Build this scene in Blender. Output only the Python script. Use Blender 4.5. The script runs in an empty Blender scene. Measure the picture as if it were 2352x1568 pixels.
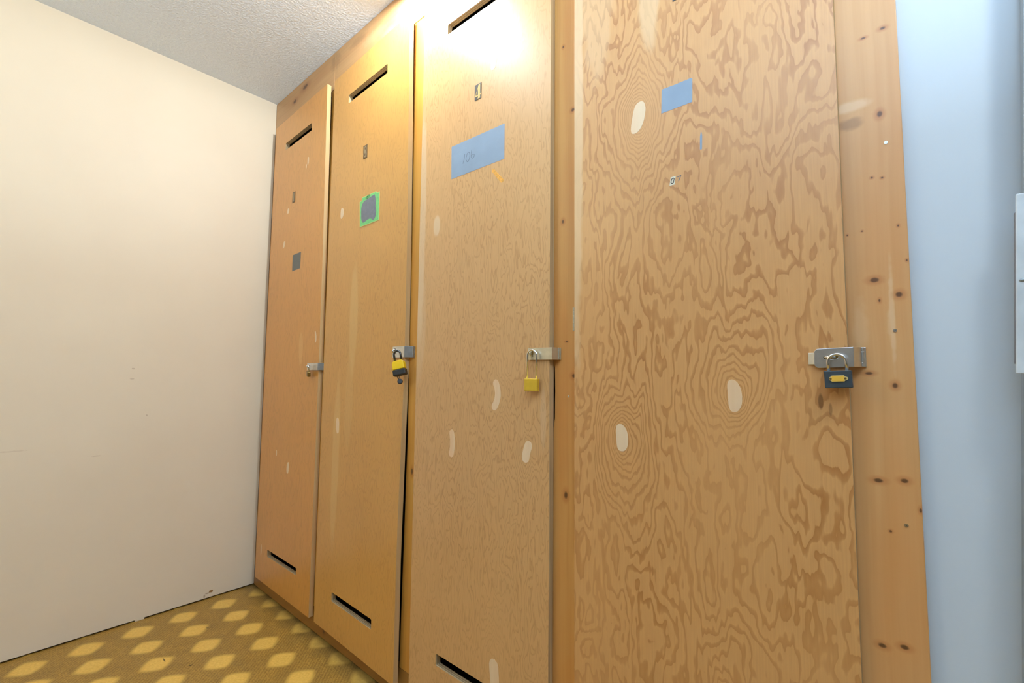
import bpy, bmesh, math, random
from mathutils import Vector, Matrix

C = bpy.data.collections.new('scene'); bpy.context.scene.collection.children.link(C)
sc = bpy.context.scene
R = math.radians

# ---------------------------------------------------------------- camera
F_PX, YAW, PITCH, ROLL = 1051.02, 0.714413, 0.0713633, 0.00990016
CAM = Vector((2.46158, -0.93020, 1.03727))
fw = Vector((-math.sin(YAW)*math.cos(PITCH), math.cos(YAW)*math.cos(PITCH), math.sin(PITCH)))
r0 = Vector((math.cos(YAW), math.sin(YAW), 0)); u0 = r0.cross(fw)
rr = r0*math.cos(ROLL) + u0*math.sin(ROLL); uu = -r0*math.sin(ROLL) + u0*math.cos(ROLL)
cd = bpy.data.cameras.new('camera'); cam = bpy.data.objects.new('camera', cd); C.objects.link(cam)
cd.sensor_width = 36; cd.lens = F_PX/2352*36; cd.clip_start = 0.02
cam.matrix_world = Matrix(((rr.x, uu.x, -fw.x, CAM.x), (rr.y, uu.y, -fw.y, CAM.y), (rr.z, uu.z, -fw.z, CAM.z), (0, 0, 0, 1)))
sc.camera = cam

# ---------------------------------------------------------------- world, lights, exposure
w = bpy.data.worlds.new('world'); sc.world = w; w.use_nodes = True
w.node_tree.nodes['Background'].inputs[0].default_value = (0.5, 0.6, 0.75, 1)
w.node_tree.nodes['Background'].inputs[1].default_value = 0.1
sc.view_settings.view_transform = 'Standard'; sc.view_settings.look = 'None'
sc.view_settings.exposure = 0.12; sc.view_settings.gamma = 1.0; sc.view_settings.use_curve_mapping = False
def area(name, loc, size, power, col, rot=(0, 0, 0)):
    l = bpy.data.lights.new(name, 'AREA'); l.shape = 'RECTANGLE'; l.size, l.size_y = size
    l.energy = power; l.color = col
    o = bpy.data.objects.new(name, l); C.objects.link(o); o.location = loc; o.rotation_euler = rot
    return o
H = 2.44
LAMP = (1.27, -0.18)           # warm lamp on the ceiling close to the lockers
FILL_GLOBES = [(2.92, -0.55, 2.22, 17, (0.86, 0.95, 1.0)), (0.70, -2.10, 2.15, 14, (1.0, 0.84, 0.52))]     # unseen hanging globes added to brighten walls and doors
BULB_W = 32                     # warm bulb close to the lockers
UP = (2.55, -1.60, 1.42)        # unseen uplight added behind the camera to brighten the ceiling
area('uplight', UP, (0.24, 0.24), 64, (0.54, 0.76, 1.0), (R(180), 0, 0))

# ---------------------------------------------------------------- node helpers
class NT:
    def __init__(s, name, rough=0.5, spec=0.5, metal=0.0, coat=0.0):
        s.m = bpy.data.materials.new(name); s.m.use_nodes = True
        s.t = s.m.node_tree; s.b = s.t.nodes['Principled BSDF']
        s.b.inputs['Roughness'].default_value = rough; s.b.inputs['Metallic'].default_value = metal
        s.b.inputs['Specular IOR Level'].default_value = spec; s.b.inputs['Coat Weight'].default_value = coat
        s.b.inputs['Coat Roughness'].default_value = 0.3
    def put(s, sock, v):
        if isinstance(v, bpy.types.NodeSocket): s.t.links.new(v, sock)
        elif v is not None: sock.default_value = v
    def math(s, op, a, b=None, c=None, clamp=False):
        n = s.t.nodes.new('ShaderNodeMath'); n.operation = op; n.use_clamp = clamp
        s.put(n.inputs[0], a); s.put(n.inputs[1], b); s.put(n.inputs[2], c); return n.outputs[0]
    def vmath(s, op, a, b=None, out=0):
        n = s.t.nodes.new('ShaderNodeVectorMath'); n.operation = op
        s.put(n.inputs[0], a); s.put(n.inputs[1], b); return n.outputs[out]
    def coord(s): return s.t.nodes.new('ShaderNodeTexCoord').outputs['Object']
    def noise(s, v, scale=5, detail=2, rough=0.5, dist=0.0, color=False):
        n = s.t.nodes.new('ShaderNodeTexNoise'); s.put(n.inputs['Vector'], v)
        n.inputs['Scale'].default_value = scale; n.inputs['Detail'].default_value = detail
        n.inputs['Roughness'].default_value = rough; n.inputs['Distortion'].default_value = dist
        return n.outputs['Color' if color else 'Fac']
    def mix(s, f, a, b, mode='MIX'):
        n = s.t.nodes.new('ShaderNodeMix'); n.data_type = 'RGBA'; n.blend_type = mode; n.clamp_factor = True
        s.put(n.inputs[0], f); s.put(n.inputs[6], a if not isinstance(a, tuple) else tuple(a)[:3]+(1,))
        s.put(n.inputs[7], b if not isinstance(b, tuple) else tuple(b)[:3]+(1,)); return n.outputs[2]
    def rng(s, v, a, b, c=0.0, d=1.0, smooth=False):
        n = s.t.nodes.new('ShaderNodeMapRange'); n.interpolation_type = 'SMOOTHSTEP' if smooth else 'LINEAR'
        s.put(n.inputs[0], v); n.inputs[1].default_value = a; n.inputs[2].default_value = b
        n.inputs[3].default_value = c; n.inputs[4].default_value = d; return n.outputs[0]
    def ell(s, P, c, r):                       # distance from c measured in radii r
        return s.vmath('LENGTH', s.vmath('MULTIPLY', s.vmath('SUBTRACT', P, c), tuple(1/q if q else 0 for q in r)), out=1)
    def ramp(s, v, stops):
        n = s.t.nodes.new('ShaderNodeValToRGB'); e = n.color_ramp.elements
        while len(e) < len(stops): e.new(0.5)
        for i, (p, c) in enumerate(stops):
            e[i].position = p; e[i].color = (c, c, c, 1) if not isinstance(c, tuple) else c+(1,)
        s.put(n.inputs[0], v); return n.outputs[0]
    def bump(s, h, strength=0.3, dist=0.002):
        n = s.t.nodes.new('ShaderNodeBump'); n.inputs['Strength'].default_value = strength
        n.inputs['Distance'].default_value = dist; s.put(n.inputs['Height'], h)
        s.t.links.new(n.outputs[0], s.b.inputs['Normal'])
    def col(s, v): s.put(s.b.inputs['Base Color'], v if not isinstance(v, tuple) else v+(1,)); return s.m

def plain(name, c, rough=0.5, metal=0.0, spec=0.5, var=0.06, vs=40):
    t = NT(name, rough, spec, metal); P = t.coord()
    n = t.noise(P, vs, 3)
    return t.col(t.mix(t.rng(n, 0.3, 0.7), tuple(x*(1-var) for x in c), tuple(min(1, x*(1+var)) for x in c)))

# ---------------------------------------------------------------- wood
def plywood(name, light, dark, sx, sz, bands, sharp, seed, knots=(), pale=(), dark_marks=(), contrast=1.0, jag=0.02, rough=0.38, mixw=(0.8, 0.9)):
    """rotary cut veneer: contour bands of a stretched height field, rings round the knots"""
    t = NT(name, rough, 0.5, 0.0, 0.5); P = t.coord()
    Q = t.vmath('ADD', t.vmath('MULTIPLY', P, (sx, 0, sz)), (seed, seed*1.7, seed*0.3))
    h = t.math('MULTIPLY', t.noise(Q, 1.0, 3.0, 0.5, 0.25), mixw[0])
    h = t.math('ADD', h, t.math('MULTIPLY', t.noise(t.vmath('MULTIPLY', Q, (0.30, 1, 0.30)), 1.0, 1.0), mixw[1]))
    fine = t.noise(t.vmath('MULTIPLY', P, (170, 1, 9)), 1.0, 2)
    fine2 = t.noise(t.vmath('MULTIPLY', P, (45, 1, 14)), 1.0, 2)
    h = t.math('ADD', h, t.math('MULTIPLY', t.math('SUBTRACT', fine, 0.5), jag))
    h = t.math('ADD', h, t.math('MULTIPLY', t.math('SUBTRACT', fine2, 0.5), jag*1.5))
    for (x, z, rx, rz, A) in knots:
        d = t.ell(P, (x, 0, z), (rx, 0, rz))
        h = t.math('ADD', h, t.math('MULTIPLY', t.math('EXPONENT', t.math('MULTIPLY', d, -1.0)), A))
    f = t.math('FRACT', t.math('MULTIPLY', h, bands))
    lo, hi = sharp
    band = t.ramp(f, [(0.0, 0.15), (lo, 0.0), (hi, 0.68), (0.945, 1.0), (1.0, 0.15)])
    pore = t.rng(t.noise(t.vmath('MULTIPLY', P, (420, 1, 11)), 1.0, 2), 0.35, 0.75)
    big = t.noise(t.vmath('ADD', t.vmath('MULTIPLY', P, (4, 0, 1.5)), (seed, 3, 1)), 1.0, 2)
    amp = t.rng(t.noise(t.vmath('ADD', t.vmath('MULTIPLY', P, (9, 0, 3)), (7, seed, 2)), 1.0, 1), 0.3, 0.7, 0.45*contrast, contrast)
    c = t.mix(t.math('MULTIPLY', band, amp), light, dark)
    c = t.mix(t.math('MULTIPLY', pore, 0.16), c, tuple(q*0.72 for q in dark))
    c = t.mix(t.rng(big, 0.35, 0.7, 0.0, 0.22), c, tuple(q*1.15 for q in light))
    for (x, z, rx, rz, s) in pale:
        d = t.math('ADD', t.ell(P, (x, 0, z), (rx, 0, rz)), t.math('MULTIPLY', t.math('SUBTRACT', fine2, 0.5), 0.5))
        c = t.mix(t.rng(d, 0.75, 1.1, s, 0.0, True), c, tuple(min(1, a) for a in (light[0]*1.10, light[1]*1.42, light[2]*2.1)))
    for (x, z, rx, rz, s) in dark_marks:
        d = t.math('ADD', t.ell(P, (x, 0, z), (rx, 0, rz)), t.math('MULTIPLY', t.math('SUBTRACT', fine2, 0.5), 0.7))
        c = t.mix(t.rng(d, 0.6, 1.1, s, 0.0, True), c, tuple(q*0.35 for q in dark))
    t.bump(t.math('MULTIPLY', band, 0.5), 0.12, 0.001)
    return t.col(c)

def pine(name, light, dark, seed, vertical=True, knots=(), smears=(), rough=0.42):
    t = NT(name, rough, 0.5, 0.0, 0.3); P = t.coord()
    warp = t.vmath('MULTIPLY', t.vmath('SUBTRACT', t.noise(t.vmath('MULTIPLY', P, (6, 6, 3) if vertical else (3, 6, 6)), 1.0, 2, color=True), (0.5, 0.5, 0.5)), (0.012, 0.012, 0.012))
    Pw = t.vmath('ADD', P, warp)
    for (x, z, rx, rz) in knots:                # grain bends round a knot
        pass
    s = (95, 95, 1.6) if vertical else (1.6, 95, 95)
    g = t.noise(t.vmath('ADD', t.vmath('MULTIPLY', Pw, s), (seed, seed, seed)), 1.0, 3, 0.55)
    g2 = t.noise(t.vmath('ADD', t.vmath('MULTIPLY', P, (14, 14, 2.2) if vertical else (2.2, 14, 14)), (seed*2, 1, seed)), 1.0, 2)
    c = t.mix(t.rng(g, 0.40, 0.72, 0, 0.5), light, dark)
    c = t.mix(t.rng(g2, 0.4, 0.72, 0, 0.55), c, tuple(q*r for q, r in zip(dark, (1.12, 0.95, 0.8))))
    nz = t.noise(P, 60, 2)
    for (x, z, rx, rz, s) in smears:
        d = t.math('ADD', t.ell(P, (x, 0, z), (rx, 0, rz)), t.math('MULTIPLY', t.math('SUBTRACT', nz, 0.5), 0.9))
        tgt = (light[0]*1.1, light[1]*1.3, light[2]*1.7) if s > 0 else tuple(q*0.42 for q in dark)
        c = t.mix(t.rng(d, 0.4, 1.1, abs(s), 0.0, True), c, tgt)
    for (x, z, rx, rz) in knots:
        d = t.math('ADD', t.ell(P, (x, 0, z), (rx, 0, rz)), t.math('MULTIPLY', t.math('SUBTRACT', nz, 0.5), 0.5))
        c = t.mix(t.rng(d, 0.8, 2.6, 0.55, 0.0, True), c, tuple(q*r for q, r in zip(dark, (0.85, 0.62, 0.5))))
        c = t.mix(t.rng(d, 0.45, 1.1, 0.85, 0.0, True), c, (0.075, 0.03, 0.012))
    t.bump(g, 0.05, 0.001)
    return t.col(c)

M = {}
def edge_ply():
    t = NT('plywood_edge', 0.6, 0.3); P = t.coord()
    y = t.vmath('DOT_PRODUCT', P, (0, 1, 0), out=1)
    f = t.math('FRACT', t.math('MULTIPLY', y, 170))
    n = t.noise(t.vmath('MULTIPLY', P, (300, 300, 8)), 1.0, 2)
    c = t.mix(t.rng(f, 0.35, 0.6, 0, 1, True), (0.64, 0.47, 0.25), (0.40, 0.26, 0.13))
    return t.col(t.mix(t.rng(n, 0.35, 0.75, 0, 0.3), c, (0.26, 0.19, 0.12)))
M['edge'] = edge_ply()
M['edge_band'] = pine('pale_edge_band', (0.68, 0.48, 0.24), (0.52, 0.34, 0.15), 12.0)
M['plug'] = pine('veneer_plug', (0.82, 0.64, 0.42), (0.72, 0.52, 0.31), 4.2, True)
M['steel'] = plain('zinc_plated_steel', (0.72, 0.73, 0.72), 0.28, 1.0, var=0.08, vs=60)
M['steel_warm'] = plain('yellowed_zinc_steel', (0.70, 0.66, 0.52), 0.36, 0.85, var=0.10, vs=50)
M['chrome'] = plain('polished_shackle_steel', (0.80, 0.79, 0.77), 0.14, 1.0)
M['black_steel'] = plain('blackened_shackle_steel', (0.10, 0.10, 0.095), 0.25, 0.8)
M['brass'] = plain('brass', (0.74, 0.50, 0.045), 0.40, 0.35, var=0.08, vs=70)
M['old_brass'] = plain('tarnished_brass', (0.26, 0.17, 0.05), 0.35, 0.8)
M['yellow'] = plain('yellow_plastic', (0.85, 0.55, 0.005), 0.4)
M['black'] = plain('black_plastic', (0.022, 0.022, 0.020), 0.45)
M['slate'] = plain('dark_grey_enamel', (0.045, 0.06, 0.072), 0.35)
M['plate_yellow'] = plain('yellow_lock_label', (0.80, 0.48, 0.06), 0.35)
M['gold_rim'] = plain('pale_gold_rim', (0.85, 0.66, 0.28), 0.3, 0.4)
M['tape_blue'] = plain('blue_grey_tape', (0.25, 0.335, 0.43), 0.55, var=0.04, vs=25)
M['tape_grey'] = plain('grey_tape', (0.15, 0.165, 0.165), 0.55, var=0.05)
M['tape_green'] = plain('green_masking_tape', (0.20, 0.62, 0.22), 0.6, var=0.10, vs=90)
M['tape_rim'] = plain('pale_tape_edge', (0.56, 0.70, 0.24), 0.6)
M['paint_grey'] = plain('grey_brushed_paint', (0.19, 0.21, 0.25), 0.55, var=0.10, vs=70)
M['pencil'] = plain('pencil_mark', (0.14, 0.18, 0.22), 0.7)
M['ink'] = plain('black_marker_ink', (0.02, 0.05, 0.02), 0.7)
M['plate_dark'] = plain('dark_number_plate', (0.075, 0.07, 0.062), 0.4)
M['plate_gold'] = plain('gold_numeral', (0.72, 0.50, 0.19), 0.35, 0.2)
M['plate_dull'] = plain('dull_gold_numeral', (0.34, 0.26, 0.15), 0.4, 0.2)
M['plate_brown'] = plain('brown_number_plate', (0.13, 0.075, 0.028), 0.4)
M['sticker'] = plain('cream_sticker', (0.78, 0.74, 0.58), 0.5)
M['orange'] = plain('orange_scrape', (0.80, 0.40, 0.07), 0.6, var=0.2, vs=150)
M['hole'] = plain('dark_gap', (0.006, 0.005, 0.005), 0.9)
M['inner'] = pine('locker_inner_board', (0.12, 0.075, 0.035), (0.08, 0.05, 0.02), 9.0)

FL, FD = (0.66, 0.355, 0.130), (0.42, 0.175, 0.045)      # fir veneer light and dark
M['d4'] = plywood('fir_plywood_bold_grain', FL, FD, 17, 5.6, 11.0, (0.56, 0.68), 3.1,
    knots=[(2.0317, 1.6035, 0.040, 0.080, 1.7), (2.2139, 1.0005, 0.035, 0.065, 1.2), (1.9873, 0.903, 0.037, 0.067, 1.3), (2.395, 1.86, 0.07, 0.12, 1.6), (2.19, 0.45, 0.05, 0.12, 0.6)],
    jag=0.034, pale=[(1.872, 1.75, 0.020, 0.72, 0.8), (2.06, 1.93, 0.028, 0.19, 0.65), (1.93, 2.0, 0.05, 0.28, 0.4)],
    dark_marks=[(2.349, 0.998, 0.004, 0.014, 0.7), (2.362, 0.985, 0.003, 0.012, 0.5)])
M['d3'] = plywood('birch_plywood_fine_grain', (0.66, 0.385, 0.160), (0.44, 0.22, 0.070), 24, 6.0, 16, (0.60, 0.82), 11.3,
    knots=[(1.6173, 0.98, 0.03, 0.05, 0.6), (1.725, 0.845, 0.03, 0.05, 0.6), (1.4427, 0.835, 0.03, 0.06, 0.5), (1.62, 0.27, 0.04, 0.07, 0.6)],
    pale=[(1.276, 1.50, 0.022, 0.40, 0.6), (1.276, 1.20, 0.034, 0.20, 0.3), (1.352, 1.50, 0.016, 0.035, 0.8), (1.776, 0.93, 0.010, 0.08, 0.3)], contrast=0.80, jag=0.02)
M['d2'] = plywood('honey_plywood_fine_grain', (0.66, 0.345, 0.085), (0.46, 0.205, 0.038), 22, 5.5, 16, (0.60, 0.82), 23.7,
    pale=[(0.874, 1.24, 0.030, 0.22, 0.5), (0.778, 0.70, 0.028, 0.34, 0.5), (0.86, 0.93, 0.03, 0.2, 0.25)], contrast=0.6, jag=0.02)
M['d1'] = plywood('amber_plywood_fine_grain', (0.69, 0.325, 0.070), (0.48, 0.20, 0.032), 20, 5.0, 12, (0.50, 0.80), 37.9,
    pale=[(0.44, 1.14, 0.02, 0.08, 0.5)], contrast=0.55, jag=0.02)
M['pine_right'] = pine('knotty_pine_board', (0.68, 0.375, 0.150), (0.58, 0.285, 0.090), 2.0, True,
    knots=[(2.4506, 1.6076, .0045, .003), (2.425, 1.6031, .004, .002), (2.4415, 1.4651, .0042, .006), (2.4277, 1.3626, .002, .0018), (2.4408, 1.3589, .002, .0018),
           (2.3925, 1.2735, .0012, .0015), (2.4122, 1.2766, .0014, .0015), (2.4575, 1.2766, .0016, .0022), (2.4249, 1.194, .0068, .0045), (2.4544, 1.1675, .005, .005),
           (2.4302, 1.1603, .0018, .003), (2.4125, 1.0444, .006, .0028), (2.4442, 1.0257, .0042, .005), (2.4186, 0.8769, .007, .004), (2.4499, 0.8811, .0055, .004),
           (2.4305, 0.8018, .002, .002), (2.4141, 0.6275, .006, .004), (2.4403, 0.6349, .006, .004), (2.4665, 0.84, .002, .004), (2.4655, 1.22, .0014, .002)],
    smears=[(2.404, 1.492, 0.032, 0.012, 0.9), (2.402, 1.462, 0.022, 0.013, -0.5), (2.445, 1.14, 0.004, 0.10, 0.8), (2.443, 1.12, 0.006, 0.03, 0.6), (2.405, 1.12, 0.012, 0.05, 0.4), (2.405, 1.70, 0.03, 0.012, -0.25)])
M['pine_mid'] = pine('reddish_pine_stile', (0.66, 0.335, 0.095), (0.54, 0.23, 0.050), 5.0, True,
    knots=[(1.853, 1.035, .007, .006), (1.82, 1.42, .004, .006), (1.83, 0.75, .006, .01), (1.85, 1.70, .006, .005), (1.82, 1.88, .003, .004), (1.832, 1.118, .004, .002)])
M['pine_stile'] = pine('amber_pine_stile', (0.68, 0.35, 0.065), (0.55, 0.23, 0.030), 7.0, True,
    knots=[(1.245, 1.60, .003, .004), (1.25, 1.15, .003, .005), (1.232, 0.72, .005, .012)])
M['pine_header'] = pine('weathered_pine_header', (0.53, 0.31, 0.130), (0.38, 0.21, 0.085), 8.0, False,
    knots=[(0.33, 2.40, .03, .012), (0.22, 2.37, .02, .01)], smears=[(0.62, 2.39, 0.05, 0.05, -0.3), (0.92, 2.36, 0.10, 0.03, 0.35), (0.80, 2.40, 0.08, 0.02, -0.3), (1.02, 2.33, 0.05, 0.02, 0.4)])
M['pine_kick'] = pine('amber_kick_board', (0.36, 0.165, 0.030), (0.27, 0.115, 0.02), 6.0, False, knots=[(0.70, 0.03, .008, .008)])

# ---------------------------------------------------------------- room materials
def m_left():
    t = NT('cream_painted_panel', 0.5, 0.4); P = t.coord()
    n = t.noise(P, 3.0, 3); s = t.noise(P, 700, 2)
    c = t.mix(t.rng(n, 0.3, 0.7), (0.86, 0.755, 0.58), (0.83, 0.72, 0.55))
    nz = t.noise(P, 120, 2)
    for (y, z, ry, rz, k) in [(-0.183, 0.031, 0.009, 0.007, 0.95), (-0.515, 1.045, 0.006, 0.004, 0.35), (-0.519, 1.002, 0.008, 0.003, 0.3), (-0.461, 0.848, 0.003, 0.005, 0.35),
                              (-0.846, 0.741, 0.05, 0.003, 0.15), (-0.6145, 0.696, 0.02, 0.003, 0.2), (-0.197, 0.026, 0.012, 0.004, 0.5), (-0.209, 0.016, 0.005, 0.010, 0.45)]:
        d = t.math('ADD', t.ell(P, (0, y, z), (0, ry, rz)), t.math('MULTIPLY', t.math('SUBTRACT', nz, 0.5), 1.4))
        c = t.mix(t.rng(d, 0.6, 1.0, k, 0.0), c, (0.30, 0.135, 0.025))
    t.bump(s, 0.04, 0.001); return t.col(c)
def m_ceiling():
    t = NT('white_stippled_ceiling', 0.8, 0.2); P = t.coord()
    a = t.noise(P, 105, 3, 0.6, 0.15); b = t.noise(P, 260, 2)
    h = t.math('ADD', t.rng(a, 0.42, 0.68), t.math('MULTIPLY', b, 0.25))
    t.bump(h, 0.5, 0.006); return t.col(t.mix(t.rng(a, 0.3, 0.7), (0.80, 0.87, 0.97), (0.86, 0.93, 1.0)))
def m_floor():
    t = NT('patterned_vinyl_floor', 0.42, 0.4); P = t.coord()
    per = (1/0.1505, 1/0.1515, 0)
    Q = t.vmath('MULTIPLY', t.vmath('SUBTRACT', P, (0.103, -0.160, 0)), per)
    Q = t.vmath('SUBTRACT', t.vmath('FRACTION', t.vmath('ADD', Q, (40.5, 40.5, 0))), (0.5, 0.5, 0))
    x = t.math('ABSOLUTE', t.vmath('DOT_PRODUCT', Q, (1, 0.12, 0), out=1)); y = t.math('ABSOLUTE', t.vmath('DOT_PRODUCT', Q, (-0.12, 1, 0), out=1))
    d = t.math('POWER', t.math('ADD', t.math('POWER', x, 1.35), t.math('POWER', y, 1.35)), 1/1.35)
    nz = t.noise(P, 140, 3); n2 = t.noise(P, 14, 2)
    d = t.math('ADD', d, t.math('MULTIPLY', t.math('SUBTRACT', nz, 0.5), 0.06))
    blob = t.rng(d, 0.23, 0.41, 1.0, 0.0, True)
    wv = t.t.nodes.new('ShaderNodeTexWave'); wv.bands_direction = 'DIAGONAL'; t.put(wv.inputs['Vector'], P)
    wv.inputs['Scale'].default_value = 42; wv.inputs['Distortion'].default_value = 7; wv.inputs['Detail'].default_value = 2; wv.inputs['Detail Scale'].default_value = 5
    vo = t.t.nodes.new('ShaderNodeTexVoronoi'); vo.feature = 'DISTANCE_TO_EDGE'; vo.inputs['Scale'].default_value = 130; t.put(vo.inputs['Vector'], P)
    bg = t.mix(wv.outputs['Fac'], (0.31, 0.165, 0.026), (0.50, 0.295, 0.060))
    bg = t.mix(t.rng(vo.outputs['Distance'], 0.02, 0.12, 0.22, 0.0), bg, (0.15, 0.08, 0.018))
    fl = t.noise(t.vmath('ADD', P, (9, 4, 2)), 120, 2, 0.5, 2.0)
    bg = t.mix(t.rng(fl, 0.66, 0.74, 0.0, 0.55), bg, (0.50, 0.36, 0.13))
    bg = t.mix(t.rng(n2, 0.35, 0.7, 0.0, 0.3), bg, (0.19, 0.115, 0.034))
    fg = t.mix(t.rng(nz, 0.35, 0.65), (0.74, 0.45, 0.085), (0.84, 0.54, 0.12))
    c = t.mix(blob, bg, fg)
    # floor darker towards the lockers, with a ragged edge
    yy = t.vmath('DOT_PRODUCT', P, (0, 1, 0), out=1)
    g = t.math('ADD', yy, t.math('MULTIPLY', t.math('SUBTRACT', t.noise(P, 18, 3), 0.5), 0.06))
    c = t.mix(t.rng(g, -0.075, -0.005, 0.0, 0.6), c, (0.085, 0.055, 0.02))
    for (px, py, rx, ry, k) in [(0.395, -0.44, 0.016, 0.0022, 0.85), (0.50, -0.385, 0.004, 0.006, 0.9), (0.27, -0.27, 0.009, 0.005, 0.5)]:
        c = t.mix(t.rng(t.ell(P, (px, py, 0), (rx, ry, 0)), 0.6, 1.1, k, 0.0), c, (0.05, 0.03, 0.012))
    t.bump(wv.outputs['Fac'], 0.08, 0.001); return t.col(c)
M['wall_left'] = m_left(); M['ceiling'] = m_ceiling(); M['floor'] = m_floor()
M['wall_cool'] = plain('pale_blue_white_paint', (0.62, 0.69, 0.745), 0.5, var=0.01, vs=3)
M['wall_warm'] = plain('tan_wall_paint', (0.20, 0.17, 0.13), 0.6, var=0.02, vs=3)

# ---------------------------------------------------------------- mesh helpers
def link(name, me, mats, parent=None):
    o = bpy.data.objects.new(name, me); C.objects.link(o)
    for m in (mats if isinstance(mats, (list, tuple)) else [mats]): me.materials.append(m)
    if parent is not None:
        o.parent = parent; o.matrix_parent_inverse = Matrix.Translation(-tloc(parent))
    return o
def tloc(o):
    v = o.location.copy() if o.type == 'EMPTY' else Vector((0, 0, 0))
    return v
def fin(name, bm, mats, parent=None, smooth=False, bevel=0.0, seg=2):
    bmesh.ops.recalc_face_normals(bm, faces=bm.faces)
    me = bpy.data.meshes.new(name); bm.to_mesh(me); bm.free()
    if smooth:
        for p in me.polygons: p.use_smooth = True
    o = link(name, me, mats, parent)
    if bevel:
        b = o.modifiers.new('bevel', 'BEVEL'); b.width = bevel; b.segments = seg; b.limit_method = 'ANGLE'; b.angle_limit = R(50)
    return o
def box(bm, a, b, mi=0, mat=None):
    vs = [bm.verts.new((x, y, z)) for x in (a[0], b[0]) for y in (a[1], b[1]) for z in (a[2], b[2])]
    if mat is not None:
        for v in vs: v.co = mat @ v.co
    for q in ((0, 1, 3, 2), (4, 6, 7, 5), (0, 4, 5, 1), (2, 3, 7, 6), (0, 2, 6, 4), (1, 5, 7, 3)):
        bm.faces.new([vs[i] for i in q]).material_index = mi
    return vs
def prism(bm, outline, y0, y1, mi=0, holes=(), yf=None):
    """outline of (x, z) points extruded from y1 (back) to y0 (front, towards the room)"""
    yf = yf or (lambda x, z: 0.0)
    loops = [list(outline)] + [list(h) for h in holes]
    rings = {}
    for lay, y in (('f', y0), ('b', y1)):
        es, rs = [], []
        for lp in loops:
            vs = [bm.verts.new((x, y+yf(x, z), z)) for x, z in lp]
            rs.append(vs); es += [bm.edges.new((vs[i], vs[(i+1) % len(vs)])) for i in range(len(vs))]
        if holes:
            g = bmesh.ops.triangle_fill(bm, edges=es, use_beauty=True)['geom']
            for f in g:
                if isinstance(f, bmesh.types.BMFace): f.material_index = mi
        else: bm.faces.new(rs[0]).material_index = mi
        rings[lay] = rs
    for a, b in zip(rings['f'], rings['b']):
        for i in range(len(a)):
            j = (i+1) % len(a); bm.faces.new((a[i], a[j], b[j], b[i])).material_index = mi
def tube(bm, pts, r, n=10, mi=0, caps=True):
    pts = [Vector(p) for p in pts]; rings = []
    up = Vector((0, 0, 1)); prev = None
    for i, p in enumerate(pts):
        d = (pts[min(i+1, len(pts)-1)] - pts[max(i-1, 0)]).normalized()
        if prev is None:
            a = d.cross(Vector((0, 1, 0)));  a = a if a.length > 0.2 else d.cross(up)
        else: a = prev - d*prev.dot(d)
        a.normalize(); prev = a; b = d.cross(a)
        rad = r[i] if isinstance(r, (list, tuple)) else r
        rings.append([bm.verts.new(p + (a*math.cos(2*math.pi*k/n) + b*math.sin(2*math.pi*k/n))*rad) for k in range(n)])
    for q, s in zip(rings, rings[1:]):
        for k in range(n): bm.faces.new((q[k], q[(k+1) % n], s[(k+1) % n], s[k])).material_index = mi
    if caps:
        bm.faces.new(rings[0]).material_index = mi; bm.faces.new(list(reversed(rings[-1]))).material_index = mi
def kidney(cx, cz, w, h, bend=0.0, tilt=0.0, n=28):
    out = []; hw, hh = w/2 - abs(bend)*0.3, h/2
    for i in range(n):
        a = 2*math.pi*i/n; c, s = math.cos(a), math.sin(a)
        x = math.copysign(abs(c)**0.85, c)*hw*0.94*(1-0.10*math.cos(2*a)*(1 if c < 0 else -0.4)); z = math.copysign(abs(s)**0.85, s)*hh
        x += bend*(1-2*(z/hh)**2)*0.5 + tilt*z
        out.append((cx+x, cz+z))
    return out
def capsule(cx, cz, w, h, bend, tilt, n=10):
    """round-ended strip of even width along a bent centre line"""
    r = w/2; hh = h/2-r
    cl = [(cx+bend*(1-(2*i/n-1)**2)+tilt*hh*(2*i/n-1), cz+hh*(2*i/n-1)) for i in range(n+1)]
    def nrm(i):
        a, b = cl[max(0, i-1)], cl[min(n, i+1)]; l = math.hypot(b[0]-a[0], b[1]-a[1]); return ((b[1]-a[1])/l, -(b[0]-a[0])/l)
    out = [(cl[i][0]+nrm(i)[0]*r, cl[i][1]+nrm(i)[1]*r) for i in range(n+1)]
    nx, nz = nrm(n); out += [(cl[n][0]+r*(nx*math.cos(t)-nz*math.sin(t)), cl[n][1]+r*(nz*math.cos(t)+nx*math.sin(t))) for t in (R(36), R(72), R(108), R(144))]
    out += [(cl[i][0]-nrm(i)[0]*r, cl[i][1]-nrm(i)[1]*r) for i in range(n, -1, -1)]
    nx, nz = nrm(0); out += [(cl[0][0]-r*(nx*math.cos(t)-nz*math.sin(t)), cl[0][1]-r*(nz*math.cos(t)+nx*math.sin(t))) for t in (R(36), R(72), R(108), R(144))]
    return out
def rrect(x0, z0, x1, z1, r, n=5):
    out = []
    for cx, cz, a0 in ((x1-r, z1-r, 0), (x0+r, z1-r, 90), (x0+r, z0+r, 180), (x1-r, z0+r, 270)):
        for i in range(n+1):
            a = R(a0+90*i/n); out.append((cx+r*math.cos(a), cz+r*math.sin(a)))
    return out
def thing(name, loc, label, cat, group=None):
    o = bpy.data.objects.new(name, None); C.objects.link(o); o.location = loc; o.empty_display_size = 0.05
    o['label'] = label; o['category'] = cat
    if group: o['group'] = group
    return o
def struct(o): o['kind'] = 'structure'; return o

# ================================================================ the room
XR, YB = 4.3, -3.2
bm = bmesh.new(); box(bm, (-0.15, YB-0.1, -0.08), (XR+0.1, 0.75, 0.0)); struct(fin('floor', bm, M['floor']))
bm = bmesh.new(); box(bm, (-0.15, YB-0.1, H), (XR+0.1, 0.75, H+0.08)); struct(fin('ceiling', bm, M['ceiling']))
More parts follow.
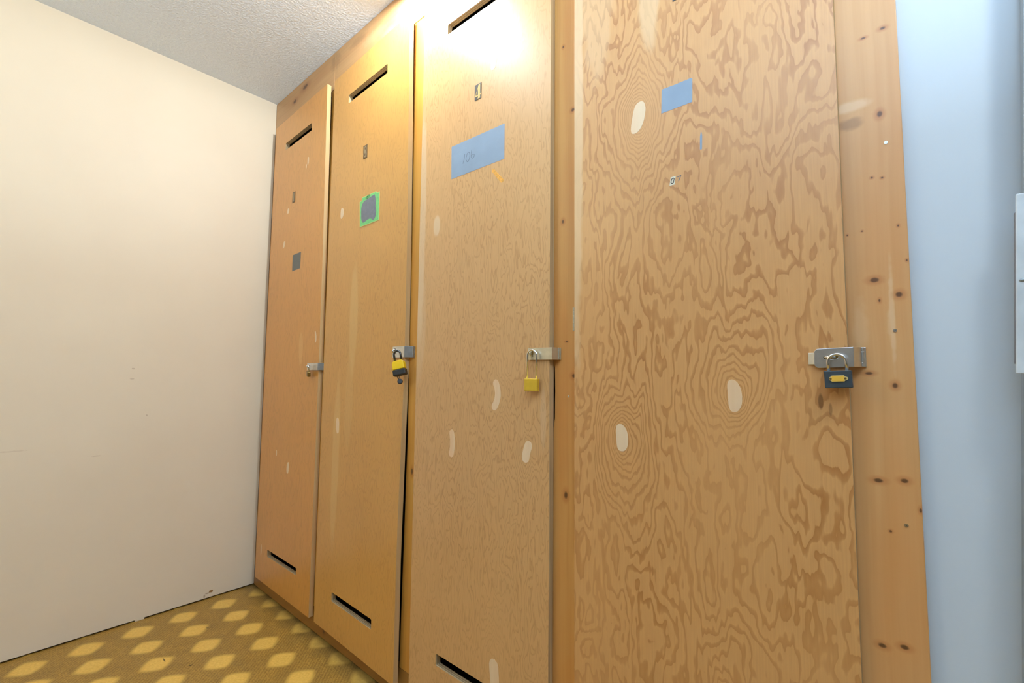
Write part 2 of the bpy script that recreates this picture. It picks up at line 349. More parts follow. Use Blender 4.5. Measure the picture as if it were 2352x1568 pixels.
# left wall: a painted panel that stops a few millimetres above the floor, closed again behind
bm = bmesh.new(); box(bm, (-0.012, YB, 0.0070), (0.0, 0.0, H))
box(bm, (-0.012, -0.455, 0.0005), (-0.0003, -0.425, 0.0085)); struct(fin('wall_left', bm, M['wall_left']))
bm = bmesh.new(); box(bm, (-0.06, YB, 0.0), (-0.012, 0.7, H)); struct(fin('trim_1', bm, M['hole']))
WY = 0.019
bm = bmesh.new(); box(bm, (2.43, WY, 0.0), (XR, WY+0.09, H)); struct(fin('wall_back', bm, M['wall_cool']))
bm = bmesh.new(); box(bm, (XR, YB, 0.0), (XR+0.08, 0.1, H)); struct(fin('wall_right', bm, M['wall_warm']))
bm = bmesh.new(); box(bm, (-0.06, YB-0.08, 0.0), (XR+0.08, YB, H)); struct(fin('wall_front', bm, M['wall_warm']))

# ================================================================ lockers
DY, DT = -0.0190, 0.0180          # door front plane, door thickness
Z0, Z1 = 0.0605, 2.279
def interp(tab, z):
    tab = sorted(tab)
    if z <= tab[0][0]: return tab[0][1]
    for (a, va), (b, vb) in zip(tab, tab[1:]):
        if z <= b: return va+(vb-va)*(z-a)/(b-a)
    return tab[-1][1]
W1 = [(0.06, .0010), (0.43, .0), (1.06, .0), (1.5, .0022), (2.0, .0078), (2.28, .0113)]
W2 = [(0.06, .0115), (0.28, .0150), (0.6, .0100), (1.06, .0006), (1.5, .0035), (1.9, .0105), (2.28, .018)]
ZERO = [(0, 0.0), (2.5, 0.0)]
DOORS = {  # x left, x right, warp of the latch edge, slots, material, plugs
 1: dict(x0=0.060, x1=0.612, w=W1, st=(0.190, 0.4735, 2.122, 2.1575), sb=(0.188, 0.4850, 0.188, 0.2180), mat='d1',
      plugs=[(0.447, 1.989, .016, .036, 0, .06), (.430, 1.969, .008, .02, 0, 0), (.2511, 1.8028, .020, .026, 0, .1), (.2194, 1.6455, .022, .034, .006, .3), (.5747, 1.187, .016, .05, .01, -.15),
             (.2387, .664, .012, .028, .004, 0), (.3638, .614, .026, .05, -.01, .1), (.118, .20, .012, .05, .004, 0)]),
 2: dict(x0=0.655, x1=1.203, w=W2, st=(0.7835, 1.068, 2.127, 2.162), sb=(0.790, 1.0700, 0.1825, 0.2155), mat='d2',
      plugs=[(.7582, 1.677, .026, .044, .004, .03), (.785, .833, .026, .060, -.006, -.1)]),
 3: dict(x0=1.2660, x1=1.794, w=ZERO, st=(1.386, 1.672, 2.120, 2.1535), sb=(1.3905, 1.672, 0.1935, 0.2265), mat='d3',
      plugs=[(1.5943, 1.944, .020, .066, .0, .22), (1.6130, .981, .021, .084, .010, .06), (1.4410, .834, .020, .080, .004, .0), (1.7250, .8425, .024, .056, -.001, .28), (1.6220, .262, .032, .080, .0, -.1)]),
 4: dict(x0=1.8665, x1=2.388, w=ZERO, st=(1.985, 2.268, 2.120, 2.1535), sb=(1.985, 2.268, 0.1935, 0.2265), mat='d4',
      plugs=[(2.0317, 1.6035, .034, .069, .001, .18), (2.2150, 1.0015, .028, .060, .002, -.05), (1.9865, .9030, .032, .058, .002, -.06)]),
}
def door_y(k, x, z):
    d = DOORS[k]; u = (x-d['x0'])/(d['x1']-d['x0'])
    return -interp(d['w'], z)*max(0, min(1.2, u))
LABELS = {
 1: 'amber plywood locker in the corner by the cream wall, small dark grey tape square',
 2: 'honey plywood locker with a green masking tape square painted grey on its door',
 3: 'tan plywood locker with number plate 4 and the wide blue-grey tape strip on its door',
 4: 'boldly grained reddish plywood locker nearest the pale blue wall, three pale oval patches'}
LK, DR = {}, {}
for k, d in DOORS.items():
    L = LK[k] = thing('locker', ((d['x0']+d['x1'])/2, 0.0, 0.0), LABELS[k], 'locker', 'row of built-in plywood lockers')
    a, b = d['x0']-0.02, d['x1']+0.016
    # carcass: sides, back, floor and lid behind the face frame
    bm = bmesh.new()
    if k == 1: a = 0.004
    if k == 4: b = 2.425
    for q in ((a, 0.020, 0.0, a+0.012, 0.60, 2.43), (b-0.012, 0.020, 0.0, b, 0.60, 2.43), (a+0.012, 0.588, 0.0, b-0.012, 0.60, 2.43), (a+0.012, 0.020, 0.03, b-0.012, 0.588, 0.045), (a+0.012, 0.020, 2.415, b-0.012, 0.588, 2.43)):
        box(bm, q[:3], q[3:])
    fin('carcass', bm, M['inner'], L)
    # door as a grid of cells with the two vent slots cut out
    st, sb = d['st'], d['sb']; r = 0.004
    xs = [d['x0'], min(st[0], sb[0]), max(st[0], sb[0]), min(st[1], sb[1]), max(st[1], sb[1]), d['x1']]
    bm = bmesh.new()
    zs = sorted(set([Z0] + [round(z, 4) for z in (0.43, 0.6, 0.83, 1.06, 1.3, 1.5, 1.7, 1.9, 2.0)] + [Z1]))
    def panel(bmx, outline, holes, y, mi):
        es = []; rings = []
        for lp in [outline]+holes:
            vs = [bmx.verts.new((x, y+door_y(k, x, z), z)) for x, z in lp]; rings.append(vs)
            es += [bmx.edges.new((vs[i], vs[(i+1) % len(vs)])) for i in range(len(vs))]
        for f in bmesh.ops.triangle_fill(bmx, edges=es, use_beauty=True)['geom']:
            if isinstance(f, bmesh.types.BMFace): f.material_index = mi
        return rings
    outline = [(d['x0'], z) for z in zs] + [(d['x1'], z) for z in reversed(zs)]
    hs = [rrect(st[0], st[2], st[1], st[3], r), rrect(sb[0], sb[2], sb[1], sb[3], r)]
    A = panel(bm, outline, hs, DY, 0); B = panel(bm, outline, hs, DY+DT, 1)
    for ri, (ra, rb) in enumerate(zip(A, B)):
        for i in range(len(ra)):
            j = (i+1) % len(ra); bm.faces.new((ra[i], ra[j], rb[j], rb[i])).material_index = 3 if ri == 0 and k < 3 else 1
    for (cx, cz, wd, ht, bend, tilt) in d['plugs']:
        if k < 3: bend *= 0.3
        shape = capsule if k == 3 else kidney
        prism(bm, shape(cx, cz, wd, ht, bend, tilt), DY-0.0003, DY+0.001, 2, yf=lambda x, z: door_y(k, x, z))
    DR[k] = fin('door', bm, [M[d['mat']], M['edge'], M['plug'], M['edge_band']], L)

# face frame round the lockers: one thing, a board per part
FR = thing('face_frame', (1.2, 0.0, 0.0), 'built-in pine board frame around the row of four plywood locker doors', 'frame')
def board(name, pts, mat, y0=0.0, y1=0.019, parent=FR, label=None):
    bm = bmesh.new(); prism(bm, pts, y0, y1)
    o = fin(name, bm, M[mat], parent, bevel=0.0012)
    if label: o['label'] = label
    return o
HZ = 2.268
board('header_board', [(0.001, HZ), (0.6145, HZ-0.001), (0.6145, H-0.001), (0.001, H-0.001)], 'pine_header')
board('header_board', [(0.6155, HZ+0.004), (2.4685, HZ+0.016), (2.4685, H-0.001), (0.6155, H-0.001)], 'pine_header')
board('kick_board', [(0.001, 0.003), (2.37, 0.003), (2.37, 0.098), (0.001, 0.098)], 'pine_kick')
board('stile', [(0.001, 0.099), (0.085, 0.099), (0.085, HZ-0.001), (0.001, HZ-0.001)], 'pine_kick')
board('stile', [(0.596, 0.099), (0.68, 0.099), (0.68, HZ-0.002), (0.596, HZ-0.002)], 'pine_stile')
board('stile', [(1.190, 0.099), (1.29, 0.099), (1.29, HZ+0.004), (1.182, HZ+0.004), (1.196, 1.6), (1.200, 1.2), (1.203, 0.8)], 'pine_stile')
board('stile', [(1.788, 0.099), (1.895, 0.099), (1.895, HZ+0.008), (1.788, HZ+0.008), (1.788, 1.085), (1.7960, 1.055), (1.7975, 1.0), (1.7965, 0.93), (1.788, 0.875)], 'pine_mid')
rb = board('stile', [(2.371, 0.003), (2.4685, 0.003), (2.4685, HZ+0.014), (2.371, HZ+0.012)], 'pine_right', label='broad knotty pine end board beside the pale blue wall')
# screw heads of the end board
for (x, z) in ((2.4478, 1.4153), (2.4475, 1.1112), (2.4493, 0.815), (1.838, 0.985)):
    par = rb if x > 2 else [o for o in FR.children if o.name.startswith('stile')][-2]
    bm = bmesh.new(); prism(bm, [(x+0.0026*math.cos(R(30*i)), z+0.0026*math.sin(R(30*i))) for i in range(12)], -0.0008, 0.001,
        holes=[[(x+0.0009*math.cos(R(90*i)), z+0.0009*math.sin(R(90*i))) for i in range(4)]])
    prism(bm, [(x+0.0010*math.cos(R(45*i)), z+0.0010*math.sin(R(45*i))) for i in range(8)], -0.0003, 0.001, 1)
    o = bpy.data.objects.new('tmp', None); me = bpy.data.meshes.new('screw_head'); bmesh.ops.recalc_face_normals(bm, faces=bm.faces); bm.to_mesh(me); bm.free()
    bpy.data.objects.remove(o); o = bpy.data.objects.new('screw_head', me); C.objects.link(o); me.materials.append(M['chrome']); me.materials.append(M['slate'])
    o.parent = par

# ---------------------------------------------------------------- things on the doors (sub-parts of each door)
def on_door(name, k, shapes, mats, label=None):
    """shapes: (outline, lift, material index)"""
    bm = bmesh.new()
    for (pts, lift, mi) in shapes:
        prism(bm, pts, DY-lift, DY+0.0004, mi, yf=lambda x, z: door_y(k, x, z))
    me = bpy.data.meshes.new(name); bmesh.ops.recalc_face_normals(bm, faces=bm.faces); bm.to_mesh(me); bm.free()
    o = bpy.data.objects.new(name, me); C.objects.link(o)
    for m in mats: me.materials.append(M[m])
    o.parent = DR[k]
    if label: o['label'] = label
    return o
def stroke(pts, w):
    """a flat stroke of width w along a polyline, as quads"""
    out = []
    for (a, b) in zip(pts, pts[1:]):
        dx, dz = b[0]-a[0], b[1]-a[1]; l = math.hypot(dx, dz) or 1; nx, nz = -dz/l*w/2, dx/l*w/2; ex, ez = dx/l*w*0.3, dz/l*w*0.3
        out.append([(a[0]+nx-ex, a[1]+nz-ez), (a[0]-nx-ex, a[1]-nz-ez), (b[0]-nx+ex, b[1]-nz+ez), (b[0]+nx+ex, b[1]+nz+ez)])
    return out
def uv(pts, x0, z0, x1, z1): return [(x0+(x1-x0)*a, z0+(z1-z0)*b) for a, b in pts]
def ring(cx, cz, rx, rz, n=20): return [(cx+rx*math.cos(2*math.pi*i/n), cz+rz*math.sin(2*math.pi*i/n)) for i in range(n)]
def rect(x0, z0, x1, z1): return [(x0, z0), (x1, z0), (x1, z1), (x0, z1)]
# plate 1
B1 = (0.2945, 1.8310, 0.3230, 1.8815)
on_door('number_plate', 1, [(rect(*B1), 0.0010, 0), (uv(rect(.36, .10, .64, .90), *B1), 0.0013, 1)], ['plate_brown', 'plate_dull'], 'dark plate with numeral 1')
B8 = (0.9120, 1.8530, 0.9400, 1.9035)
on_door('number_plate', 2, [(rect(*B8), 0.0010, 0), (uv(ring(.5, .70, .33, .22), *B8), 0.0013, 1), (uv(ring(.5, .29, .36, .23), *B8), 0.0013, 1), (uv(rect(.25, .38, .75, .62), *B8), 0.00128, 1),
        (uv(ring(.52, .74, .12, .10), *B8), 0.0015, 0), (uv(ring(.48, .27, .12, .12), *B8), 0.0015, 0)], ['plate_brown', 'plate_dull'], 'dark plate with numeral 8')
B4 = (1.5155, 1.8465, 1.5425, 1.8940)
on_door('number_plate', 3, [(rect(*B4), 0.0010, 0), (uv([(.62, .92), (.84, .95), (.84, .10), (.92, .04), (.40, .04), (.52, .10), (.52, .70)], *B4), 0.0013, 1),
        (uv([(.12, .20), (.98, .24), (.98, .31), (.12, .28)], *B4), 0.0014, 1), (uv([(.12, .28), (.20, .28), (.66, .90), (.60, .92)], *B4), 0.0014, 1)], ['plate_dark', 'plate_gold'], 'dark plate with gold numeral 4')
B7 = (2.1130, 1.8280, 2.1410, 1.8780)
on_door('number_plate', 4, [(rect(*B7), 0.0010, 0), (uv([(.15, .90), (.85, .90), (.55, .10), (.38, .10), (.62, .78), (.15, .78)], *B7), 0.0013, 1)], ['plate_dark', 'plate_gold'], 'dark number plate at the top of the frame')
# tapes
on_door('tape_patch', 1, [([(.3215, 1.5018), (.4040, 1.5044), (.4046, 1.5795), (.3205, 1.5775)], 0.0003, 0)], ['tape_grey'], 'small dark grey tape square')
on_door('tape_patch', 3, [([(1.4170, 1.6350), (1.6365, 1.6325), (1.6365, 1.7340), (1.4155, 1.7385)], 0.0003, 0)] +
        [(s, 0.00045, 1) for s in stroke([(1.4765, 1.6960), (1.4745, 1.6850), (1.4690, 1.6690)], .0016) + stroke([(1.4905, 1.6980), (1.4860, 1.6930), (1.4825, 1.6845), (1.4815, 1.6780), (1.4860, 1.6705), (1.4900, 1.6680), (1.4955, 1.6740), (1.4985, 1.6850), (1.4965, 1.6950), (1.4905, 1.6980)], .0016)
         + stroke([(1.5060, 1.7010), (1.5035, 1.6900), (1.5040, 1.6790), (1.5090, 1.6730), (1.5165, 1.6760), (1.5170, 1.6830), (1.5110, 1.6860), (1.5045, 1.6830)], .0014)],
        ['tape_blue', 'pencil'], 'wide blue-grey tape strip with 106 pencilled on it')
on_door('tape_patch', 4, [([(2.0850, 1.5923), (2.1500, 1.5926), (2.1510, 1.6415), (2.1480, 1.6440), (2.1130, 1.6440), (2.0880, 1.6450), (2.0865, 1.6420)], 0.0003, 0)], ['tape_blue'], 'blue tape square')
g = [(.8990, 1.5900), (1.0300, 1.5900), (1.0320, 1.6960), (1.0180, 1.6950), (1.0080, 1.7030), (.9090, 1.7030), (.9090, 1.6920), (.8935, 1.6900)]
gx, gz = .965, 1.645
gi = [(gx+(x-gx)*.955, gz+(z-gz)*.955) for x, z in g]
gr = [(.9080, 1.6250), (.9070, 1.6600), (.9130, 1.6760), (.9250, 1.6850), (.9500, 1.6880), (.9800, 1.6915), (.9990, 1.6930), (1.0050, 1.6780), (1.0090, 1.6620), (1.0060, 1.6480), (1.0100, 1.6350), (1.0110, 1.6150), (1.0020, 1.6030), (.9930, 1.5985), (.9860, 1.5990), (.9790, 1.6070), (.9640, 1.6090), (.9480, 1.6080), (.9330, 1.6030), (.9220, 1.6030), (.9130, 1.6100)]
on_door('tape_patch', 2, [(g, .0003, 1), (gi, .00045, 0), (gr, .0006, 2)] + [(s, .0007, 3) for s in stroke([(.9385, 1.6995), (.9380, 1.6900)], .0022) + stroke([(.9470, 1.7000), (.9450, 1.6970), (.9450, 1.6920), (.9475, 1.6895), (.9500, 1.6920), (.9500, 1.6970), (.9470, 1.7000)], .0022) + stroke([(.9545, 1.7010), (.9620, 1.7010), (.9585, 1.6910)], .0024)],
        ['tape_green', 'tape_rim', 'paint_grey', 'ink'], 'green masking tape with grey paint and 107 in black marker')
on_door('scrape_mark', 3, [([(1.5885, 1.6110), (1.5930, 1.6150), (1.6000, 1.6125), (1.6350, 1.5740), (1.6335, 1.5690), (1.6270, 1.5660), (1.6200, 1.5730)], .0003, 0)], ['orange'], 'short slanting orange mark')
# loose characters on the right door
on_door('number_sticker', 4, [([(2.1002, 1.4305), (2.1108, 1.4305), (2.1138, 1.4480), (2.1032, 1.4480)], .0003, 0)] +
        [(s, .0005, 1) for s in stroke([(2.1060, 1.4335), (2.1035, 1.4365), (2.1050, 1.4430), (2.1080, 1.4455), (2.1105, 1.4430), (2.1090, 1.4355), (2.1060, 1.4335)], .0016)], ['sticker', 'plate_dark'], 'small cream sticker with numeral 0')
on_door('number_mark', 4, [(s, .0004, 0) for s in stroke([(2.1172, 1.4450), (2.1242, 1.4462), (2.1196, 1.4355)], .0014)], ['paint_grey'], 'tiny grey numeral 7')
on_door('tape_sliver', 4, [([(2.1632, 1.4885), (2.1640, 1.4875), (2.1672, 1.4880), (2.1680, 1.5160), (2.1662, 1.5260), (2.1638, 1.5150)], .0003, 0)], ['tape_blue'], 'thin upright sliver of blue tape')

# butt hinge showing in the gap at the left of the right-hand door
bm = bmesh.new()
for i, (a, b) in enumerate(((1.1420, 1.1500), (1.1506, 1.1600), (1.1606, 1.1810), (1.1816, 1.1900), (1.1906, 1.1975))):
    tube(bm, [(1.8625, -0.0145, a), (1.8625, -0.0145, b)], 0.0032, 12)
o = fin('hinge', bm, M['steel_warm'], LK[4], smooth=False)

# ---------------------------------------------------------------- hasps
def hasp(k, xa, xb, xc, za, zb, tilt, mat, slot, knuckle=True, yb=-0.004, tab=0.0, chamfer=0.0):
    """hinged steel strap: flat over the door from xa to xb, bent back to the frame at xc; a staple stands through its slot"""
    y = DY + door_y(k, min(xb, DOORS[k]['x1']), (za+zb)/2)
    t = 0.0014; yf = y-0.0042
    zt = lambda x, z: z + tilt*(x-xa)
    bm = bmesh.new()
    cx, cz, rx, rz = slot
    hole = [(px, zt(px, pz)) for px, pz in kidney(cx, cz, rx*2/0.94, rz*2)]
    c = chamfer or 0.002
    outl = [(xa, za+c), (xa+c, za), (xb, za), (xb, zb), (xa+c, zb), (xa, zb-c)]
    prism(bm, [(px, zt(px, pz)) for px, pz in outl], yf-t, yf, holes=[hole])
    # bend back
    n = 1; path = [(xb, yf-t)]
    for i in range(1, n+1):
        s = i/n; path.append((xb+(xc-xb)*s, yf-t+(yb-(yf-t))*s))
    for (p, q) in zip(path, path[1:]):
        vs = [bm.verts.new(v) for v in ((p[0], p[1], zt(p[0], za)), (q[0], q[1], zt(q[0], za)), (q[0], q[1], zt(q[0], zb)), (p[0], p[1], zt(p[0], zb)),
                                        (p[0]-t*0.6, p[1]+t, zt(p[0], za)), (q[0]-t*0.6, q[1]+t, zt(q[0], za)), (q[0]-t*0.6, q[1]+t, zt(q[0], zb)), (p[0]-t*0.6, p[1]+t, zt(p[0], zb)))]
        for f in ((0, 1, 2, 3), (4, 7, 6, 5), (0, 4, 5, 1), (3, 2, 6, 7), (0, 3, 7, 4), (1, 5, 6, 2)): bm.faces.new([vs[i] for i in f])
    if tab:                                # bent end with an upturned lip
        w0, w1 = za+0.006, zb-0.006
        vs = [bm.verts.new(v) for v in ((xa, yf-t, zt(xa, w0)), (xa-tab, yf+0.002, zt(xa, w0)), (xa-tab, yf+0.002, zt(xa, w1)), (xa, yf-t, zt(xa, w1)),
                                        (xa, yf, zt(xa, w0)), (xa-tab, yf+0.0034, zt(xa, w0)), (xa-tab, yf+0.0034, zt(xa, w1)), (xa, yf, zt(xa, w1)))]
        for f in ((0, 1, 2, 3), (4, 7, 6, 5), (0, 4, 5, 1), (3, 2, 6, 7), (0, 3, 7, 4), (1, 5, 6, 2)): bm.faces.new([vs[i] for i in f])
    # staple plate against the door, seen through the slot, and hinge knuckles with the leaf on the frame
    box(bm, (cx-rx-0.006, yf+0.0002, zt(cx, cz)-rz-0.003), (cx+rx+0.006, y-0.0002, zt(cx, cz)+rz+0.003), 1)
    zk = [za, za+(zb-za)*.22, za+(zb-za)*.78, zb]
    for i in (0, 1, 2):
        tube(bm, [(xc, yb-0.0005, zt(xc, zk[i])+0.0003), (xc, yb-0.0005, zt(xc, zk[i+1])-0.0003)], 0.0022 if i != 1 else 0.0029, 10)
    box(bm, (xc, -0.0022, zt(xc, za)), (xc+0.0042, -0.0003, zt(xc, zb)))
    me = bpy.data.meshes.new('hasp'); bmesh.ops.recalc_face_normals(bm, faces=bm.faces); bm.to_mesh(me); bm.free()
    o = bpy.data.objects.new('hasp', me); C.objects.link(o); me.materials.append(M[mat]); me.materials.append(M['old_brass'])
    o.parent = DR[k]; b = o.modifiers.new('bevel', 'BEVEL'); b.width = 0.0004; b.segments = 2; b.limit_method = 'ANGLE'; b.angle_limit = R(40)
    # staple loop
    bm = bmesh.new(); pts = []
    for i in range(9):
        a = math.pi*i/8; q = 0.0062*math.cos(a)
        pts.append((cx-(q if rx > rz else 0), yf-0.001-0.010*math.sin(a), zt(cx, cz)+(0 if rx > rz else q)))
    pts = [(pts[0][0], y+0.001, pts[0][2])]+pts+[(pts[-1][0], y+0.001, pts[-1][2])]
    tube(bm, pts, 0.0021, 10)
    me = bpy.data.meshes.new('staple'); bmesh.ops.recalc_face_normals(bm, faces=bm.faces); bm.to_mesh(me); bm.free()
    for p in me.polygons: p.use_smooth = True
    s = bpy.data.objects.new('staple', me); C.objects.link(s); me.materials.append(M['chrome']); s.parent = DR[k]
    return yf
hasp(1, 0.5200, 0.6135, 0.6290, 1.0462, 1.0762, -0.00, 'steel', (0.5380, 1.0615, 0.0035, 0.0085))
hasp(2, 1.1420, 1.2080, 1.2280, 1.0895, 1.1262, 0.00, 'steel', (1.1560, 1.1100, 0.0045, 0.0105))
hasp(3, 1.7300, 1.8055, 1.8115, 1.0735, 1.1036, 0.00, 'steel_warm', (1.7440, 1.0905, 0.0035, 0.0090))
hasp(4, 2.3430, 2.3960, 2.4060, 1.0525, 1.0840, 0.035, 'steel', (2.3650, 1.0690, 0.0105, 0.0032), tab=0.009, chamfer=0.004)

# ---------------------------------------------------------------- padlocks (each hangs in a staple: a thing of its own)
def padlock(loc, rot, w, h, d, sw, sh, sr, body_mat, sh_mat, label, extra=None, bevel=0.002):
    """loc = centre of the top face of the body; the shackle rises sh above it"""
    T = thing('padlock', loc, label, 'padlock', 'padlocks on the locker hasps')
    T.rotation_euler = rot
    def loc_obj(name, bm, mats, bevel=0.0, smooth=False, lab=None):
        bmesh.ops.recalc_face_normals(bm, faces=bm.faces)
        me = bpy.data.meshes.new(name); bm.to_mesh(me); bm.free()
        if smooth:
            for p in me.polygons: p.use_smooth = True
        o = bpy.data.objects.new(name, me); C.objects.link(o); o.parent = T
        for m in mats: me.materials.append(M[m])
        if bevel:
            b = o.modifiers.new('bevel', 'BEVEL'); b.width = bevel; b.segments = 3; b.limit_method = 'ANGLE'; b.angle_limit = R(40)
        if lab: o['label'] = lab
        return o
    bm = bmesh.new(); pts = [(-sw/2, 0, -0.004), (-sw/2, 0, sh-sw/2)]
    for i in range(1, 12):
        a = math.pi - math.pi*i/12; pts.append((sw/2*math.cos(a), 0, sh-sw/2+sw/2*math.sin(a)))
    pts += [(sw/2, 0, sh-sw/2), (sw/2, 0, -0.004)]
    tube(bm, pts, sr, 14); loc_obj('shackle', bm, [sh_mat], smooth=True)
    if extra == 'jacket':
        bm = bmesh.new(); c = 0.006                     # yellow cover with chamfered shoulders
        prof = [(-w/2, -h*0.60), (w/2, -h*0.60), (w/2, -c), (w/2-c, 0), (-w/2+c, 0), (-w/2, -c)]
        prism(bm, prof, -d/2, d/2); loc_obj('body', bm, ['yellow'], bevel=0.0025, lab='yellow plastic upper body')
        bm = bmesh.new(); box(bm, (-w/2-0.0012, -d/2-0.0012, -h), (w/2+0.0012, d/2+0.0012, -h*0.60))
        loc_obj('bumper', bm, ['black'], bevel=0.003, lab='black rubber bottom bumper')
        bm = bmesh.new(); tube(bm, [(-0.009, 0, -h+0.001), (-0.0115, 0, -h-0.006), (-0.008, 0.0, -h-0.011)], 0.0012, 8)
        tube(bm, [(-0.005, 0, -h+0.001), (-0.0055, 0, -h-0.006), (-0.008, 0.0, -h-0.011)], 0.0012, 8)
        rx = Matrix.Translation((-0.0045, 0, -h-0.0185)) @ Matrix.Rotation(R(25), 4, 'Z') @ Matrix.Rotation(R(90), 4, 'X')
        bmesh.ops.create_cone(bm, cap_ends=True, segments=28, radius1=0.0088, radius2=0.0075, depth=0.005, matrix=rx)
        loc_obj('keyway_cap', bm, ['black'], bevel=0.0008, lab='round black cap hanging open')
    else:
        bm = bmesh.new(); box(bm, (-w/2, -d/2, -h), (w/2, d/2, 0)); loc_obj('body', bm, [body_mat], bevel=bevel)
    if extra == 'label':
        def oval(cw, ch, c): return [(-cw, -ch+c), (-cw+c, -ch), (cw-c, -ch), (cw, -ch+c), (cw, ch-c), (cw-c, ch), (-cw+c, ch), (-cw, ch-c)]
        bm = bmesh.new(); y0 = -d/2
        prism(bm, [(x, z-h/2+0.001) for x, z in kidney(0, 0, 0.0255/0.94, 0.0088)], y0-0.0012, y0+0.0002, 1)
        prism(bm, [(x*1.0, z-h/2+0.001) for x, z in oval(0.0088, 0.0050, 0.0010)], y0-0.0014, y0+0.0002, 1)
        prism(bm, [(x, z-h/2+0.001) for x, z in oval(0.0080, 0.0042, 0.0008)], y0-0.0018, y0+0.0002, 0)
        for sx in (-1, 1):
            prism(bm, [(sx*0.0096+0.0017*math.cos(R(30*i)), -h/2+0.001+0.0017*math.sin(R(30*i))) for i in range(12)], y0-0.0016, y0+0.0002, 2)
        loc_obj('name_plate', bm, ['plate_yellow', 'gold_rim', 'old_brass'], lab='yellow oval-ended plate with two rivets')
    return T
padlock((0.5630, -0.038, 1.0400), (R(4), R(9), R(-18)), 0.034, 0.020, 0.013, 0.017, 0.027, 0.0024, 'old_brass', 'chrome', 'small tarnished brass padlock on the locker nearest the cream wall')
padlock((1.2050, -0.046, 1.0770), (R(-8), R(-14), R(34)), 0.040, 0.049, 0.021, 0.022, 0.034, 0.0035, 'yellow', 'black_steel', 'yellow and black padlock with a round black cap dangling below', 'jacket')
padlock((1.7500, -0.0330, 1.0265), (0, 0, R(4)), 0.0385, 0.0305, 0.012, 0.0275, 0.0715, 0.0025, 'brass', 'chrome', 'square brass padlock hanging low on a long thin steel shackle', bevel=0.0012)
padlock((2.3755, -0.0370, 1.0480), (0, R(-2.5), R(0)), 0.0360, 0.0272, 0.014, 0.0240, 0.0262, 0.0024, 'slate', 'chrome', 'dark grey padlock with yellow plate, on the locker nearest the pale blue wall', 'label', bevel=0.0012)

# ---------------------------------------------------------------- grey upright post with a latch plate, at the right edge
def slant(z, x0=2.5949, z0=1.5563): return x0+(z-z0)*0.0449
PO = thing('metal_post', (2.545, -0.02, 0.0), 'grey metal post with a pale latch plate at the far right edge', 'post')
def sbox(bm, xa, xb, y0, y1, z0, z1, mi=0):
    vs = [bm.verts.new((slant(z)+x, y, z)) for x in (xa, xb) for y in (y0, y1) for z in (z0, z1)]
    for q in ((0, 1, 3, 2), (4, 6, 7, 5), (0, 4, 5, 1), (2, 3, 7, 6), (0, 2, 6, 4), (1, 5, 7, 3)): bm.faces.new([vs[i] for i in q]).material_index = mi
M['post'] = plain('grey_painted_metal', (0.26, 0.29, 0.31), 0.4, 0.3)
M['plate_pale'] = plain('pale_scuffed_metal', (0.62, 0.68, 0.71), 0.4, 0.1, var=0.12, vs=25)
M['plate_shade'] = plain('plate_shade_strip', (0.17, 0.16, 0.17), 0.6)
bm = bmesh.new(); sbox(bm, 0.0040, 0.039, -0.030, -0.010, 0.0, H-0.001); sbox(bm, 0.012, 0.037, -0.0101, WY-0.001, 0.0, H-0.001); sbox(bm, 0.0075, 0.0105, -0.032, -0.030, 0.0, H-0.001)
fin('post', bm, M['post'], PO, bevel=0.001)
bm = bmesh.new(); sbox(bm, -0.0035, 0.030, -0.0380, -0.0310, 1.045, 1.2845, 0); sbox(bm, -0.0040, 0.028, -0.0310, -0.022, 1.058, 1.262, 1)  # dark strip behind the plate paints in the shadow beside it
fin('latch_plate', bm, [M['plate_pale'], M['plate_shade']], PO, bevel=0.0008)
bm = bmesh.new(); zc = 1.168; bmesh.ops.create_uvsphere(bm, u_segments=14, v_segments=8, radius=0.0028, matrix=Matrix.Translation((slant(zc)+0.0025, -0.038, zc)) @ Matrix.Diagonal((1.3, 0.5, 0.8, 1)))
fin('rivet', bm, M['post'], PO, smooth=True)

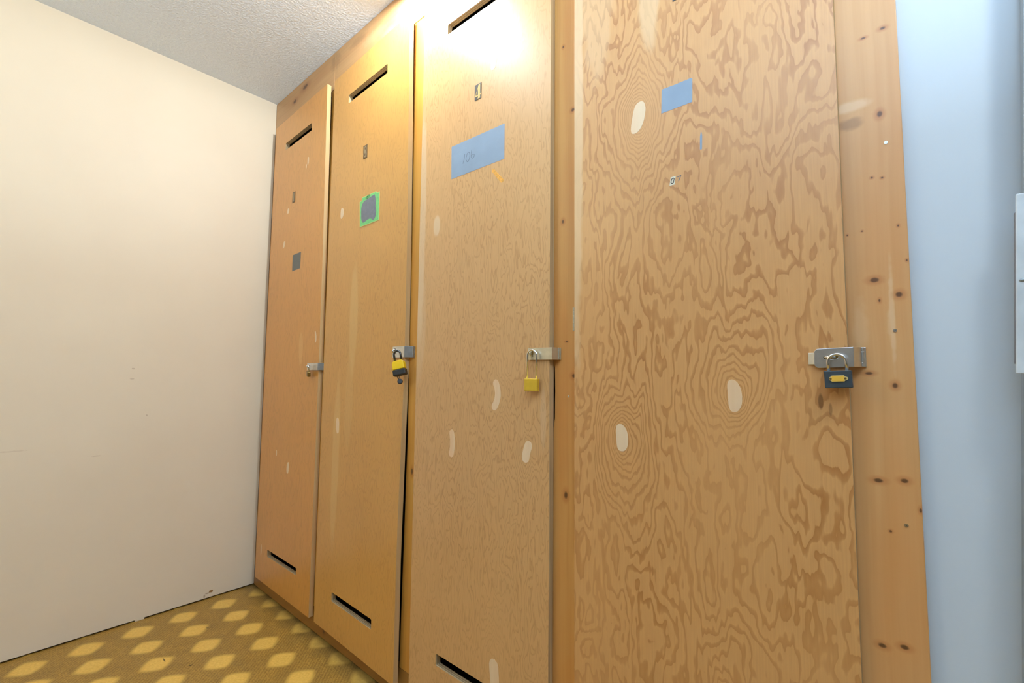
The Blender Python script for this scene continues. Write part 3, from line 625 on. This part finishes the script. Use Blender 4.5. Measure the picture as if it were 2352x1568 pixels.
# ---------------------------------------------------------------- ceiling lamp by the lockers, then the added unseen fill globes and uplight
M['white_metal'] = plain('white_lamp_metal', (0.8, 0.8, 0.8), 0.5)
def glow(name, c, s):
    m = bpy.data.materials.new(name); m.use_nodes = True; b = m.node_tree.nodes['Principled BSDF']
    b.inputs['Base Color'].default_value = c+(1,); b.inputs['Emission Color'].default_value = c+(1,); b.inputs['Emission Strength'].default_value = s
    return m
T = thing('ceiling_lamp', (LAMP[0], LAMP[1], H), 'round ceiling lamp with a bare warm bulb close to the lockers', 'lamp')
bm = bmesh.new(); tube(bm, [(LAMP[0], LAMP[1], H-0.001), (LAMP[0], LAMP[1], H-0.012), (LAMP[0], LAMP[1], H-0.050)], [0.06, 0.10, 0.150], 40, caps=False); tube(bm, [(LAMP[0], LAMP[1], H-0.001), (LAMP[0], LAMP[1], H-0.030)], 0.04, 24)
fin('lamp_base', bm, M['white_metal'], T)
bm = bmesh.new(); bmesh.ops.create_uvsphere(bm, u_segments=20, v_segments=12, radius=0.028, matrix=Matrix.Translation((LAMP[0], LAMP[1], H-0.064)))
o = fin('bulb', bm, glow('warm_bulb_glass', (0.90, 0.95, 0.98), BULB_W/(math.pi*4*math.pi*0.028**2)), T, smooth=True); o.visible_shadow = True
for (gx_, gy_, gz_, gp, gc) in FILL_GLOBES:
    T = thing('fill_globe', (gx_, gy_, H), 'unseen added fill globe hanging from the ceiling ' + ('by the pale blue wall' if gx_ > 2.5 else 'in the middle of the room'), 'lamp')
    bm = bmesh.new(); tube(bm, [(gx_, gy_, H-0.001), (gx_, gy_, H-0.016)], 0.05, 24); fin('ceiling_rose', bm, M['white_metal'], T)
    bm = bmesh.new(); tube(bm, [(gx_, gy_, H-0.016), (gx_, gy_, gz_+0.078)], 0.008, 10); fin('stem', bm, M['white_metal'], T)
    bm = bmesh.new(); bmesh.ops.create_uvsphere(bm, u_segments=28, v_segments=16, radius=0.080, matrix=Matrix.Translation((gx_, gy_, gz_)))
    o = fin('globe', bm, glow('fill_globe_glow', gc, gp/(math.pi*4*math.pi*0.080**2)), T, smooth=True)
T = thing('fill_uplight', (UP[0], UP[1], 0.0), 'unseen uplight on a pole, added behind the camera to brighten the ceiling', 'lamp')
bm = bmesh.new(); tube(bm, [(UP[0], UP[1], 0.0), (UP[0], UP[1], 0.02)], 0.14, 32); fin('base', bm, M['post'], T)
bm = bmesh.new(); tube(bm, [(UP[0], UP[1], 0.02), (UP[0], UP[1], 1.31)], 0.012, 14); fin('pole', bm, M['post'], T)
bm = bmesh.new(); tube(bm, [(UP[0], UP[1], 1.30), (UP[0], UP[1], 1.33), (UP[0], UP[1], 1.40)], [0.03, 0.10, 0.19], 32, caps=True); fin('fill_shade', bm, M['white_metal'], T)
